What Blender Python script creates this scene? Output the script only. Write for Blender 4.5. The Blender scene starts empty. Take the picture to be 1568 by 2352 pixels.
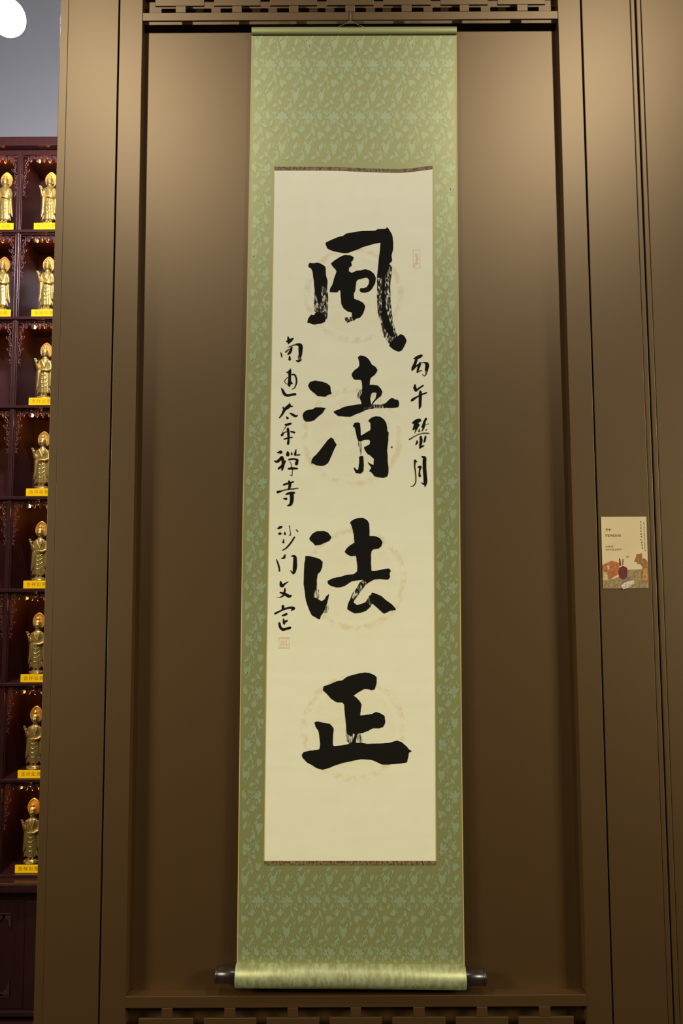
import bpy, bmesh, math, random
from mathutils import Vector, Matrix
from mathutils.geometry import tessellate_polygon
random.seed(7)
S = bpy.context.scene
COL = S.collection

# ------------------------------------------------------------------ camera, world, lights, exposure
F, D, CZ = 1829.0, 1.85, 1.5                      # focal length (px of the 1568x2352 frame), distance to the wall, eye height
PITCH, YAW, ROLL = 0.0852, -0.0005, -0.00456

def rot(x, f, u):                                  # camera-local right / forward / up -> world
    c, s = math.cos(ROLL), math.sin(ROLL)
    x, u = c * x - s * u, s * x + c * u
    c, s = math.cos(PITCH), math.sin(PITCH)
    f, u = c * f - s * u, s * f + c * u
    c, s = math.cos(YAW), math.sin(YAW)
    return Vector((c * x + s * f, -s * x + c * f, u))

def at(px, py, Y):                                 # photo pixel -> point on the vertical plane y = Y
    d = rot((px - 784) / F, 1.0, (1176 - py) / F)
    t = (Y + D) / d.y
    return Vector((d.x * t, Y, CZ + d.z * t))

cam = bpy.data.objects.new('camera', bpy.data.cameras.new('camera'))
COL.objects.link(cam)
r, u, f = rot(1, 0, 0), rot(0, 0, 1), rot(0, 1, 0)
M = Matrix((r, u, -f)).transposed().to_4x4()
M.translation = (0, -D, CZ)
cam.matrix_world = M
cam.data.sensor_fit = 'VERTICAL'
cam.data.sensor_height = 36.0
cam.data.lens = F / 2352 * 36.0
cam.data.clip_start = 0.02
S.camera = cam

W = bpy.data.worlds.new('world'); S.world = W; W.use_nodes = True
W.node_tree.nodes['Background'].inputs[0].default_value = (1.0, 0.85, 0.7, 1)
W.node_tree.nodes['Background'].inputs[1].default_value = 0.020

S.view_settings.view_transform = 'Standard'
S.view_settings.look = 'None'
S.view_settings.gamma = 1
S.view_settings.use_curve_mapping = False
S.view_settings.exposure = 0.0

WARM, WARM2 = (1.0, 0.92, 0.68), (1.0, 0.93, 0.87)
def spot(name, loc, target, energy, size, blend, rad, col=WARM):
    l = bpy.data.lights.new(name, 'SPOT')
    l.energy, l.spot_size, l.spot_blend, l.shadow_soft_size, l.color = energy, math.radians(size), blend, rad, col
    o = bpy.data.objects.new(name, l); COL.objects.link(o)
    o.location = loc
    o.rotation_euler = (Vector(target) - Vector(loc)).to_track_quat('-Z', 'Y').to_euler()
    return o
# two ceiling downlights close to the wall
spot('downlight', (-0.84, -1.12, 3.30), (-0.60, 0.0, 1.5), 61, 150, 0.8, 0.05, WARM2)
spot('downlight', (0.88, -1.12, 3.30), (0.60, 0.0, 1.5), 61, 150, 0.8, 0.05, WARM2)
# two gallery spots standing off to either side of the hall, aimed at the lower half of the scroll
spot('gallery_spot', (-3.8, -2.2, 2.60), (0.0, 0.0, 0.60), 610, 42, 1.0, 0.6)
spot('gallery_spot', (3.8, -2.2, 2.60), (0.0, 0.0, 0.60), 610, 42, 1.0, 0.6)

# ------------------------------------------------------------------ materials
def mat(name, base, rough=0.5, metal=0.0, spec=0.5, coat=0.0, emit=None, estr=0.0):
    m = bpy.data.materials.new(name); m.use_nodes = True
    b = m.node_tree.nodes['Principled BSDF']
    b.inputs['Base Color'].default_value = (*base, 1)
    b.inputs['Roughness'].default_value = rough
    b.inputs['Metallic'].default_value = metal
    b.inputs['Specular IOR Level'].default_value = spec
    b.inputs['Coat Weight'].default_value = coat
    if emit:
        b.inputs['Emission Color'].default_value = (*emit, 1)
        b.inputs['Emission Strength'].default_value = estr
    return m

class NT:
    def __init__(s, m): s.t = m.node_tree; s.b = s.t.nodes['Principled BSDF']
    def n(s, kind, **kw):
        n = s.t.nodes.new(kind)
        for k, v in kw.items():
            if k in n.inputs and not hasattr(n, k): n.inputs[k].default_value = v
            elif hasattr(n, k): setattr(n, k, v)
            else: n.inputs[k].default_value = v
        return n
    def l(s, a, b): s.t.links.new(a, b)
    def math(s, op, a, b=None, clamp=False):
        n = s.t.nodes.new('ShaderNodeMath'); n.operation = op; n.use_clamp = clamp
        for i, v in enumerate((a, b)):
            if v is None: continue
            if isinstance(v, (int, float)): n.inputs[i].default_value = v
            else: s.l(v, n.inputs[i])
        return n.outputs[0]
    def coord(s, scale=(1, 1, 1)):
        tc = s.n('ShaderNodeTexCoord'); mp = s.n('ShaderNodeMapping')
        mp.inputs['Scale'].default_value = scale
        s.l(tc.outputs['Object'], mp.inputs['Vector'])
        return mp.outputs['Vector']
    def noise(s, vec, scale, detail=3, rough=0.5, dist=0.0):
        n = s.n('ShaderNodeTexNoise')
        n.inputs['Scale'].default_value = scale; n.inputs['Detail'].default_value = detail
        n.inputs['Roughness'].default_value = rough; n.inputs['Distortion'].default_value = dist
        s.l(vec, n.inputs['Vector']); return n.outputs['Fac']
    def ramp(s, fac, stops):
        n = s.n('ShaderNodeValToRGB'); e = n.color_ramp.elements
        while len(e) < len(stops): e.new(0.5)
        for el, (p, c) in zip(e, stops): el.position = p; el.color = (*c, 1) if len(c) == 3 else c
        s.l(fac, n.inputs['Fac']); return n.outputs['Color']
    def mix(s, fac, a, b):
        n = s.n('ShaderNodeMix'); n.data_type = 'RGBA'
        for i, v in ((0, fac), (6, a), (7, b)):
            if isinstance(v, (int, float)): n.inputs[i].default_value = v
            elif isinstance(v, tuple): n.inputs[i].default_value = (*v, 1)
            else: s.l(v, n.inputs[i])
        return n.outputs[2]
    def bump(s, h, strength, dist):
        n = s.n('ShaderNodeBump'); n.inputs['Strength'].default_value = strength; n.inputs['Distance'].default_value = dist
        s.l(h, n.inputs['Height']); s.l(n.outputs['Normal'], s.b.inputs['Normal'])

# bronze-brown satin panelling with a fine fabric tooth
PANEL = mat('satin_brown_panel', (0.088, 0.044, 0.012), 0.51, 0.13, 0.78)
PANEL.node_tree.nodes['Principled BSDF'].inputs['IOR'].default_value = 1.85
PANEL.node_tree.nodes['Principled BSDF'].inputs['Specular Tint'].default_value = (1.0, 0.78, 0.45, 1)
t = NT(PANEL); v = t.coord((1, 1, 1))
t.l(t.mix(t.noise(v, 260, 2), (0.041, 0.0148, 0.0014), (0.051, 0.0186, 0.0020)), t.b.inputs['Base Color'])
t.bump(t.noise(v, 900, 1), 0.10, 0.001)
GROOVE = mat('dark_groove', (0.02, 0.011, 0.005), 0.7, 0, 0.2)

def silk(name, dark, light, rough):
    m = mat(name, light, rough, 0.10, 0.8)
    m.node_tree.nodes['Principled BSDF'].inputs['IOR'].default_value = 1.95
    m.node_tree.nodes['Principled BSDF'].inputs['Specular Tint'].default_value = (1.0, 0.99, 0.52, 1)
    t = NT(m)
    t.l(t.mix(t.noise(t.coord((620, 1, 260)), 1.0, 2), dark, light), t.b.inputs['Base Color'])
    t.bump(t.noise(t.coord((1500, 1, 700)), 1.0, 1), 0.15, 0.0006)
    return m
SILK = silk('green_brocade', (0.192, 0.195, 0.070), (0.250, 0.260, 0.104), 0.47)
SILK_LEAF = silk('green_brocade_leaf', (0.240, 0.305, 0.166), (0.296, 0.370, 0.212), 0.47)
SILK_ROLL = silk('sheen_lightened_silk', (0.27, 0.275, 0.14), (0.34, 0.36, 0.20), 0.5)  # roller silk coloured paler than the mount, standing in for sheen from above
t = NT(SILK_ROLL)
t.l(t.mix(t.ramp(t.noise(t.coord((95, 30, 45)), 1.0, 3, 0.6), [(0.38, (0, 0, 0)), (0.62, (1, 1, 1))]), (0.215, 0.215, 0.090), (0.335, 0.375, 0.215)), t.b.inputs['Base Color'])
SILK_EDGE = mat('gold_edge_thread', (0.48, 0.37, 0.13), 0.6)
BAND = mat('brown_brocade_band', (0.10, 0.06, 0.02), 0.7)
t = NT(BAND); v = t.coord((230, 1, 120))
t.l(t.ramp(t.noise(v, 1.0, 2, 0.6), [(0.35, (0.045, 0.026, 0.010)), (0.5, (0.16, 0.10, 0.035)), (0.62, (0.26, 0.19, 0.09)), (0.75, (0.08, 0.05, 0.02))]), t.b.inputs['Base Color'])

PAPER = mat('cream_paper', (0.76, 0.74, 0.53), 0.95, 0, 0.1)
INK = mat('black_ink', (0.008, 0.007, 0.005), 0.9, 0, 0.12)
INK_GREY = mat('thin_ink', (0.10, 0.085, 0.055), 0.8, 0, 0.2)

def see_through(name, base, scale, lo, hi, detail=3, maxfac=1.0):
    m = mat(name, base, 0.8, 0, 0.2); t = NT(m)
    v = t.coord(scale)
    fac = t.ramp(t.noise(v, 1.0, detail, 0.65, 0.6), [(lo, (0, 0, 0)), (hi, (maxfac,) * 3)])
    t.l(fac, t.b.inputs['Alpha'])
    return m
DRY = see_through('dry_brush_ink', (0.014, 0.011, 0.008), (260, 1, 75), 0.41, 0.53, 4)
DRY2 = see_through('dry_brush_ink_sparse', (0.03, 0.024, 0.016), (430, 1, 40), 0.46, 0.60, 4)
SEAL = see_through('faint_red_seal', (0.74, 0.42, 0.16), (700, 1, 700), 0.28, 0.72, 2, 0.62)
KNOB = mat('dark_rosewood', (0.022, 0.012, 0.011), 0.28, 0, 0.6)
WOOD = mat('dark_red_lacquered_wood', (0.050, 0.012, 0.010), 0.34, 0, 0.5)
t = NT(WOOD); v = t.coord((40, 40, 5))
t.l(t.mix(t.noise(v, 1.5, 4, 0.6), (0.046, 0.0135, 0.0125), (0.095, 0.027, 0.023)), t.b.inputs['Base Color'])
CARVE = mat('carved_red_wood', (0.135, 0.052, 0.045), 0.30, 0, 0.6)
GOLD = mat('gilded_metal', (0.82, 0.58, 0.17), 0.36, 0.68, 0.6)
t = NT(GOLD); v = t.coord((1, 1, 1)); t.bump(t.noise(v, 330, 3), 0.25, 0.002)
PEDESTAL = mat('dark_pedestal', (0.05, 0.014, 0.010), 0.4)
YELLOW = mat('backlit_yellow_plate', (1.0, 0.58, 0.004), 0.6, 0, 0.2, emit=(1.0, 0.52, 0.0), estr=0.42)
PLATE_INK = mat('plate_lettering', (0.50, 0.27, 0.01), 0.6)
BULB = mat('warm_bulb', (1, 0.7, 0.3), 0.4, emit=(1.0, 0.52, 0.12), estr=14)
BULB_DIM = mat('dim_warm_bulb', (1, 0.6, 0.2), 0.4, emit=(1.0, 0.45, 0.06), estr=1.6)
LAMP = mat('lit_lamp_lens', (1, 1, 1), 0.3, emit=(0.86, 0.89, 1.0), estr=600)
METAL = mat('grey_metal', (0.30, 0.30, 0.32), 0.4, 0.8)
PLASTER = mat('grey_plaster', (0.42, 0.40, 0.41), 0.9)
t = NT(PLASTER); v = t.coord(); t.l(t.mix(t.noise(v, 3, 3), (0.58, 0.56, 0.56), (0.66, 0.63, 0.63)), t.b.inputs['Base Color'])
FLOORM = mat('dark_floor', (0.06, 0.045, 0.035), 0.4)
CEILM = mat('dim_ceiling', (0.10, 0.09, 0.08), 0.9)
CORD = mat('beige_cord', (0.30, 0.22, 0.12), 0.7)

# paper: faint tan dragon-roundel rings and soft creases
def paper_nodes(centres, radius):
    t = NT(PAPER); tc = t.n('ShaderNodeTexCoord'); sep = t.n('ShaderNodeSeparateXYZ'); t.l(tc.outputs['Object'], sep.inputs[0])
    v = t.coord(); tot = None
    swirl = t.ramp(t.noise(t.coord((1, 1, 1)), 120, 3, 0.6, 2.5), [(0.47, (0, 0, 0)), (0.53, (1, 1, 1)), (0.60, (0, 0, 0))])
    blot = t.ramp(t.noise(v, 55, 3, 0.6), [(0.42, (0, 0, 0)), (0.62, (1, 1, 1))])
    for cx, cz in centres:
        dx = t.math('SUBTRACT', sep.outputs['X'], cx); dz = t.math('SUBTRACT', sep.outputs['Z'], cz)
        rr = t.math('SQRT', t.math('ADD', t.math('MULTIPLY', dx, dx), t.math('MULTIPLY', dz, dz)))
        q = t.math('DIVIDE', rr, radius)
        ring = t.math('SUBTRACT', 1.0, t.math('DIVIDE', t.math('ABSOLUTE', t.math('SUBTRACT', q, 0.95)), 0.08), True)
        ring = t.math('MULTIPLY', t.math('MULTIPLY', ring, 1.6, True), blot)
        inn = t.math('MULTIPLY', t.math('LESS_THAN', q, 0.80), t.math('MULTIPLY', swirl, 0.55))
        m = t.math('ADD', ring, inn, True)
        tot = m if tot is None else t.math('ADD', tot, m, True)
    base = t.mix(t.noise(v, 22, 3), (0.745, 0.715, 0.505), (0.785, 0.765, 0.560))
    t.l(t.mix(t.math('MULTIPLY', tot, 0.58), base, (0.66, 0.53, 0.29)), t.b.inputs['Base Color'])
    t.bump(t.noise(t.coord((2, 1, 14)), 1.0, 2), 0.25, 0.006)

# ------------------------------------------------------------------ helpers
def link(o, parent=None):
    COL.objects.link(o)
    if parent is not None:
        o.parent = parent
    return o

def wloc(o):
    l = o.location.copy()
    while o.parent is not None:
        o = o.parent; l += o.location
    return l

def obj(name, bm, m, parent=None, smooth=False, kind=None, origin=None):
    """bmesh in world coordinates -> one mesh object, its origin on the parent's (or at origin)"""
    me = bpy.data.meshes.new(name)
    base = wloc(parent) if parent is not None else Vector(origin or (0, 0, 0))
    bm.transform(Matrix.Translation(-base))
    bmesh.ops.recalc_face_normals(bm, faces=bm.faces)
    bm.to_mesh(me); bm.free()
    me.materials.append(m)
    if smooth:
        for p in me.polygons: p.use_smooth = True
    o = bpy.data.objects.new(name, me); link(o, parent)
    if parent is None: o.location = base
    if kind: o['kind'] = kind
    return o

def empty(name, loc, label=None, cat=None, group=None, kind=None):
    o = bpy.data.objects.new(name, None); COL.objects.link(o); o.location = loc
    o.empty_display_size = 0.05
    if label: o['label'] = label
    if cat: o['category'] = cat
    if group: o['group'] = group
    if kind: o['kind'] = kind
    return o

def box(x0, x1, y0, y1, z0, z1, bev=0.0, bm=None, seg=2):
    new = bm is None
    if new: bm = bmesh.new()
    r = bmesh.ops.create_cube(bm, size=1)
    M = Matrix.Translation(((x0 + x1) / 2, (y0 + y1) / 2, (z0 + z1) / 2)) @ Matrix.Diagonal((abs(x1 - x0), abs(y1 - y0), abs(z1 - z0), 1))
    bmesh.ops.transform(bm, matrix=M, verts=r['verts'])
    if bev > 0:
        es = list({e for v in r['verts'] for e in v.link_edges})
        bmesh.ops.bevel(bm, geom=es, offset=bev, segments=seg, affect='EDGES', profile=0.5)
    return bm

def tube(bm, pts, rad, n=8, caps=True):
    """pts: world points; rad: float or list"""
    pts = [Vector(p) for p in pts]
    rings = []
    up = Vector((0, 1, 0))
    for i, p in enumerate(pts):
        d = (pts[min(i + 1, len(pts) - 1)] - pts[max(i - 1, 0)]).normalized()
        a = d.cross(up)
        if a.length < 1e-4: a = d.cross(Vector((1, 0, 0)))
        a.normalize(); b = d.cross(a)
        rr = rad[i] if isinstance(rad, (list, tuple)) else rad
        rings.append([bm.verts.new(p + (a * math.cos(2 * math.pi * k / n) + b * math.sin(2 * math.pi * k / n)) * rr) for k in range(n)])
    for A, B in zip(rings, rings[1:]):
        for k in range(n):
            bm.faces.new((A[k], A[(k + 1) % n], B[(k + 1) % n], B[k]))
    if caps:
        bm.faces.new(rings[0][::-1]); bm.faces.new(rings[-1])
    return bm

def loft(bm, rings):
    vs = [[bm.verts.new(p) for p in r] for r in rings]
    n = len(vs[0])
    for A, B in zip(vs, vs[1:]):
        for k in range(n):
            bm.faces.new((A[k], A[(k + 1) % n], B[(k + 1) % n], B[k]))
    bm.faces.new(vs[0][::-1]); bm.faces.new(vs[-1])
    return bm

def ell(cx, cy, cz, rx, ry, n=20, fold=0.0, k=9, ph=0.0):
    out = []
    for i in range(n):
        a = 2 * math.pi * i / n
        w = 1 + fold * math.sin(k * a + ph)
        out.append(Vector((cx + rx * w * math.cos(a), cy + ry * w * math.sin(a), cz)))
    return out

def lathe_x(bm, prof, c, axis, n=24):
    """prof: (t along axis, radius); axis: unit vector"""
    axis = Vector(axis).normalized(); a = axis.cross(Vector((0, 1, 0))).normalized(); b = axis.cross(a)
    loft(bm, [[Vector(c) + axis * t + (a * math.cos(2 * math.pi * k / n) + b * math.sin(2 * math.pi * k / n)) * r for k in range(n)] for t, r in prof])
    return bm

def meanx(pts, Y=0.0):
    return sum(at(x, y, Y).x for x, y in pts) / len(pts)

def az(y, x=800, Y=0.0): return at(x, y, Y).z

# ------------------------------------------------------------------ setting
XA = meanx([(147, 0), (122, 550), (101, 1150), (89.6, 1750), (84.5, 2300)])
XB = meanx([(165.6, 0), (142, 500), (119.7, 1150), (108.8, 1750), (106, 2300)])
XC = meanx([(279, 0), (260, 550), (244.6, 1150), (235.6, 1750), (234.5, 2300)])
XD = meanx([(332, 30), (314.8, 550), (301.5, 1150), (297, 1750), (294, 2270)])
XE = meanx([(1277, 30), (1299, 550), (1319, 1150), (1331, 1750), (1342, 2270)])
XF = meanx([(1329, 0), (1353, 550), (1375, 1150), (1391.7, 1750), (1402, 2300)])
XG = meanx([(1453, 0), (1482, 550), (1509.5, 1150), (1527.7, 1750), (1540.6, 2300)])
REC = 0.030                                        # depth of the recess behind the frame's face
ZTOP, XR, ZF = 4.30, 1.60, -0.30                # ceiling, wall's right end, floor
FT, BK = 0.0, 0.011                                # front of the panelling, back of the joints between boards

obj('floor', box(-3.2, 2.4, -4.2, 1.75, ZF - 0.06, ZF), FLOORM, kind='structure')
obj('ceiling', box(-3.2, 2.4, -4.2, 1.75, ZTOP, ZTOP + 0.06), CEILM, kind='structure')
obj('wall_rear', box(-3.2, 2.4, 1.62, 1.75, ZF, ZTOP), PLASTER, kind='structure')

bm = bmesh.new()
box(XA + 0.004, XR, REC + 0.012, 0.22, ZF, ZTOP, 0.0, bm)                # core slab
box(XA + 0.004, XD - 0.004, BK, REC + 0.012, ZF, ZTOP, 0.0, bm)          # backing left of the recess
box(XE + 0.004, XR, BK, REC + 0.012, ZF, ZTOP, 0.0, bm)                  # backing right of the recess
wall = obj('wall_back', bm, GROOVE, kind='structure')

def slab(name, x0, x1, z0=ZF, z1=ZTOP, y0=FT, y1=BK, bev=0.0015, m=PANEL):
    return obj(name, box(x0, x1, y0, y1, z0, z1, bev), m, wall)

px1 = 1 / 988.6
slab('edge_trim', XA, XB - 0.0001, y1=0.22, bev=0.0010)
slab('wall_panel', XB + 0.0002, XC - 0.0018, bev=0.0005)
slab('frame_stile', XC + 0.0018, XD, y1=REC + 0.012, bev=0.0012)
slab('frame_stile', XE, XF - 0.0018, y1=REC + 0.012, bev=0.0012)
slab('wall_panel', XF + 0.0018, XG - 0.0135)
slab('edge_strip', XG - 0.0129, XG - 0.0016, bev=0.0022)
slab('edge_strip', XG + 0.0016, XG + 0.0129, bev=0.0022)
slab('wall_panel', XG + 0.0135, XR)
# the recessed panel the scroll hangs against
ZR_T0, ZR_T1 = az(45.5), az(27.0)                  # top lattice: its lower rail
ZR_B1, ZR_B0 = az(2287), az(2314)                  # bottom lattice: its upper rail
slab('recess_panel', XD + 0.0002, XE - 0.0002, y0=REC, y1=REC + 0.0115, bev=0.0)
LT = 0.0055                                         # lattice thickness
def bar(name, x0, x1, z0, z1): return slab(name, x0, x1, z0, z1, FT, LT, 0.0012)
def lattice(rail0, rail1, way, open_h, openings, posts, slots, bar_h):
    """rail nearest the scroll, then posts, then bars broken by slots, going up (way=1) or down (-1)"""
    slab('frame_rail', XD, XE, rail0, rail1, FT, LT if way > 0 else REC, 0.0012)
    e = rail1 if way > 0 else rail0
    z1 = e + way * open_h; z2 = z1 + way * bar_h; z3 = z2 + way * open_h; z4 = z3 + way * (rail1 - rail0)
    lo = lambda a, b: (min(a, b), max(a, b))
    edges = [XD + 0.030] + sum([[a, b] for a, b in slots], []) + [XE - 0.030]
    for x0, x1 in posts:
        bar('lattice_post', x0, x1, *lo(e, z1))
        bar('lattice_post', x0, x1, *lo(z2, z3))
    for i in range(0, len(edges), 2):
        bar('lattice_bar', edges[i], edges[i + 1], *lo(z1, z2))
    bar('frame_rail', XD, XE, *lo(z3, z4))
    a, b = (z4, ZTOP) if way > 0 else (ZF, z4)
    bar('frame_rail', XD, XE, *lo(a + way * 0.10 if way > 0 else a, b - (0 if way > 0 else 0.10)))
X = lambda px, py: at(px, py, 0).x
tp = [(403, 426.6), (533, 555), (663.5, 685), (793, 815), (922, 945), (1055, 1077), (1187, 1212)]
ts = [(469, 491), (598, 619.5), (728, 750), (858, 880), (989, 1011), (1120, 1142)]
lattice(ZR_T0, ZR_T1, 1, 0.0175, None, [(X(a, 18), X(b, 18)) for a, b in tp], [(X(a, 5), X(b, 5)) for a, b in ts], 0.024)
bp = [(371, 395.6), (515, 540), (660, 684), (805, 829), (949, 975), (1095, 1119), (1238, 1264)]
bs = [(443, 468), (588, 612), (733, 757), (877, 901), (1023, 1047), (1167, 1191)]
lattice(ZR_B0, ZR_B1, -1, 0.0215, None, [(X(a, 2324), X(b, 2324)) for a, b in bp], [(X(a, 2345), X(b, 2345)) for a, b in bs], 0.024)

# ------------------------------------------------------------------ hanging scroll
YT, YB = 0.021, 0.0095                             # the sheet hangs a little further out at the bottom
def ysh(py): return YT + (YB - YT) * (py - 60) / (2230 - 60)
def sh(px, py, off=0.0): return at(px, py, ysh(py) - off)
def lerp(tab, y):
    for (y0, x0), (y1, x1) in zip(tab, tab[1:]):
        if y <= y1 or (y1, x1) == tab[-1]:
            return x0 + (x1 - x0) * (y - y0) / (y1 - y0)
EL = [(62, 578), (800, 565), (1200, 556.3), (1900, 547.2), (2240, 543.5)]
ER = [(62, 1048), (900, 1054.5), (1400, 1058), (1900, 1062.5), (2240, 1067)]
PL = [(383, 630.5), (760, 625.2), (1240, 617.6), (1510, 613), (1980, 607.5)]
PR = [(383, 993), (880, 993.2), (1040, 994.2), (1980, 1000)]

scroll = empty('hanging_scroll', sh(806, 2240), 'tall hanging scroll with black brush calligraphy on cream paper and pale green silk border', 'scroll')

def sheet(name, ys, xl, xr, m, off, thick, parent, nx=12):
    bm = bmesh.new(); rows = []
    for y in ys:
        a, b = xl(y), xr(y)
        rows.append([[bm.verts.new(sh(a + (b - a) * i / nx, y, o)) for i in range(nx + 1)] for o in (off + thick, off)])
    for R0, R1 in zip(rows, rows[1:]):
        for i in range(nx):
            bm.faces.new((R0[0][i], R0[0][i + 1], R1[0][i + 1], R1[0][i]))
            bm.faces.new((R0[1][i + 1], R0[1][i], R1[1][i], R1[1][i + 1]))
        bm.faces.new((R0[0][0], R1[0][0], R1[1][0], R0[1][0]))
        bm.faces.new((R0[0][nx], R0[1][nx], R1[1][nx], R1[0][nx]))
    for R, s in ((rows[0], 1), (rows[-1], -1)):
        for i in range(nx):
            q = (R[0][i], R[1][i], R[1][i + 1], R[0][i + 1]); bm.faces.new(q if s > 0 else q[::-1])
    return obj(name, bm, m, parent)

YS = [66 + (2238 - 66) * i / 30 for i in range(31)]
mount = sheet('silk_mount', YS, lambda y: lerp(EL, y), lambda y: lerp(ER, y), SILK, 0.0, 0.0008, scroll)
for tab, s, in ((EL, 1), (ER, -1)):
    sheet('edge_piping', YS, lambda y: min(lerp(tab, y), lerp(tab, y) + s * 2.4), lambda y: max(lerp(tab, y), lerp(tab, y) + s * 2.4), SILK_EDGE, 0.0008, 0.0003, mount, 1)

# woven leaf-and-vine pattern of the brocade: raised threads, uncountable
def leaf_shape(w, h, kind):
    if kind == 0: return [(0, -h * .36), (w * .25, -h * .5), (w * .46, -h * .36), (w * .5, -h * .1), (w * .3, h * .25), (0, h * .5), (-w * .3, h * .25), (-w * .5, -h * .1), (-w * .46, -h * .36), (-w * .25, -h * .5)]
    return [(0, -h * .5), (w * .38, -h * .2), (w * .5, h * .08), (w * .28, h * .34), (0, h * .5), (-w * .28, h * .34), (-w * .5, h * .08), (-w * .38, -h * .2)]
def leaf_unit():
    rnd = random.Random(11); U = []
    def add(cx, cy, w, h, a, k=1): U.append((cx, cy, [(x * math.cos(a) - y * math.sin(a), x * math.sin(a) + y * math.cos(a)) for x, y in leaf_shape(w, h, k)]))
    add(16, 18, 17, 26, 0.05, 0); add(49, 12, 10, 20, 0.5); add(42, 30, 8, 17, -0.6); add(3, 36, 7, 20, 0.15); add(30, 38, 9, 15, 0.9)
    for q, (w, h) in zip((-1.25, -0.65, 0.0, 0.65, 1.25), ((8, 15), (8, 18), (10, 20), (8, 18), (8, 15))):
        add(48 + 10 * math.sin(q), 70 - 10 * math.cos(q), w, h, q)
    add(48, 76, 11, 12, 0, 0); add(12, 62, 12, 22, -0.35); add(22, 78, 7, 19, 0.4); add(4, 84, 9, 14, -0.9); add(34, 92, 10, 20, 0.1); add(60, 95, 7, 22, -0.25)
    add(14, 108, 14, 20, 0.2, 0); add(47, 112, 8, 16, 0.9); add(30, 56, 5, 17, -0.2); add(62, 44, 5, 20, 0.2); add(24, 2, 5, 15, 0.5)
    for k in range(58): add(rnd.uniform(0, 65), rnd.uniform(0, 120), rnd.uniform(1.8, 4.2), rnd.uniform(7, 16), rnd.gauss(0, 0.5))
    return U
UNIT, lk = leaf_unit(), 0
bm = bmesh.new()
for row in range(-1, 19):
    for col in range(-1, 9):
        for cx, cy, shp in UNIT:
            u, y0 = col * 65 + cx + (32 if row % 2 else 0), 84 + row * 120 + cy
            if not (84 < y0 < 2212): continue
            a0, b0 = lerp(EL, y0), lerp(ER, y0); kx = (b0 - a0) / 520.0; x0 = a0 + u * kx
            if x0 < a0 + 9 or x0 > b0 - 9: continue
            if 374 < y0 < 1996 and lerp(PL, y0) - 9 < x0 < lerp(PR, y0) + 9: continue
            lk += 1
            bm.faces.new([bm.verts.new(sh(x0 + x * kx, y0 + y, 0.00092 + (lk % 24) * 0.000012)) for x, y in shp])
pat = obj('woven_leaf_pattern', bm, SILK_LEAF, mount, kind='stuff')

# paper with a gently waved top edge
def wave(x):
    tab = [(630, 0), (760, 0.3), (810, 2.2), (880, 5.0), (920, 5.5), (950, 3.0), (993, -3)]
    return lerp(tab, x)
paper_top, paper_bot = 391.0, 1977.0
NX, ys = 24, [paper_top + (paper_bot - paper_top) * i / 20 for i in range(21)]
bm = bmesh.new(); rows = []
for k, y in enumerate(ys):
    a, b = lerp(PL, y), lerp(PR, y); row = []
    for i in range(NX + 1):
        x = a + (b - a) * i / NX
        row.append((bm.verts.new(sh(x, y + (wave(x) if k == 0 else 0), 0.0014)), bm.verts.new(sh(x, y + (wave(x) if k == 0 else 0), 0.0008))))
    rows.append(row)
for A, B in zip(rows, rows[1:]):
    for i in range(NX):
        bm.faces.new((A[i][0], A[i + 1][0], B[i + 1][0], B[i][0])); bm.faces.new((A[i + 1][1], A[i][1], B[i][1], B[i + 1][1]))
    bm.faces.new((A[0][0], B[0][0], B[0][1], A[0][1])); bm.faces.new((A[-1][0], A[-1][1], B[-1][1], B[-1][0]))
paper = obj('paper_panel', bm, PAPER, scroll)
b0 = wloc(paper)
cs = [(sh(812, 677) - b0), (sh(808, 1004) - b0), (sh(815, 1330) - b0), (sh(811, 1672) - b0)]
paper_nodes([(c.x, c.z) for c in cs], 0.119)
for tab, s in ((PL, -1), (PR, 1)):
    sheet('paper_fillet', [392 + (1977 - 392) * i / 20 for i in range(21)], lambda y: lerp(tab, y) + (s * 2.2 if s < 0 else 0), lambda y: lerp(tab, y) + (s * 2.2 if s > 0 else 0), SILK_EDGE, 0.0008, 0.0004, mount, 1)
def band(y0, y1, wavy, xa, xb):
    bm = bmesh.new(); n = 24; vs = []
    for i in range(n + 1):
        x = xa + (xb - xa) * i / n; w = wave(x) if wavy else 0
        vs.append([bm.verts.new(sh(x, y0 + w, 0.0008)), bm.verts.new(sh(x, y0 + w, 0.0020)), bm.verts.new(sh(x, y1 + w, 0.0020)), bm.verts.new(sh(x, y1 + w, 0.0008))])
    for A, B in zip(vs, vs[1:]):
        for k in range(3): bm.faces.new((A[k], B[k], B[k + 1], A[k + 1]))
    bm.faces.new(vs[0]); bm.faces.new(vs[-1][::-1])
    return obj('brocade_band', bm, BAND, scroll)
band(383, 391, True, 630.5, 993)
band(1977, 1986.5, False, 608, 1000)

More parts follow.
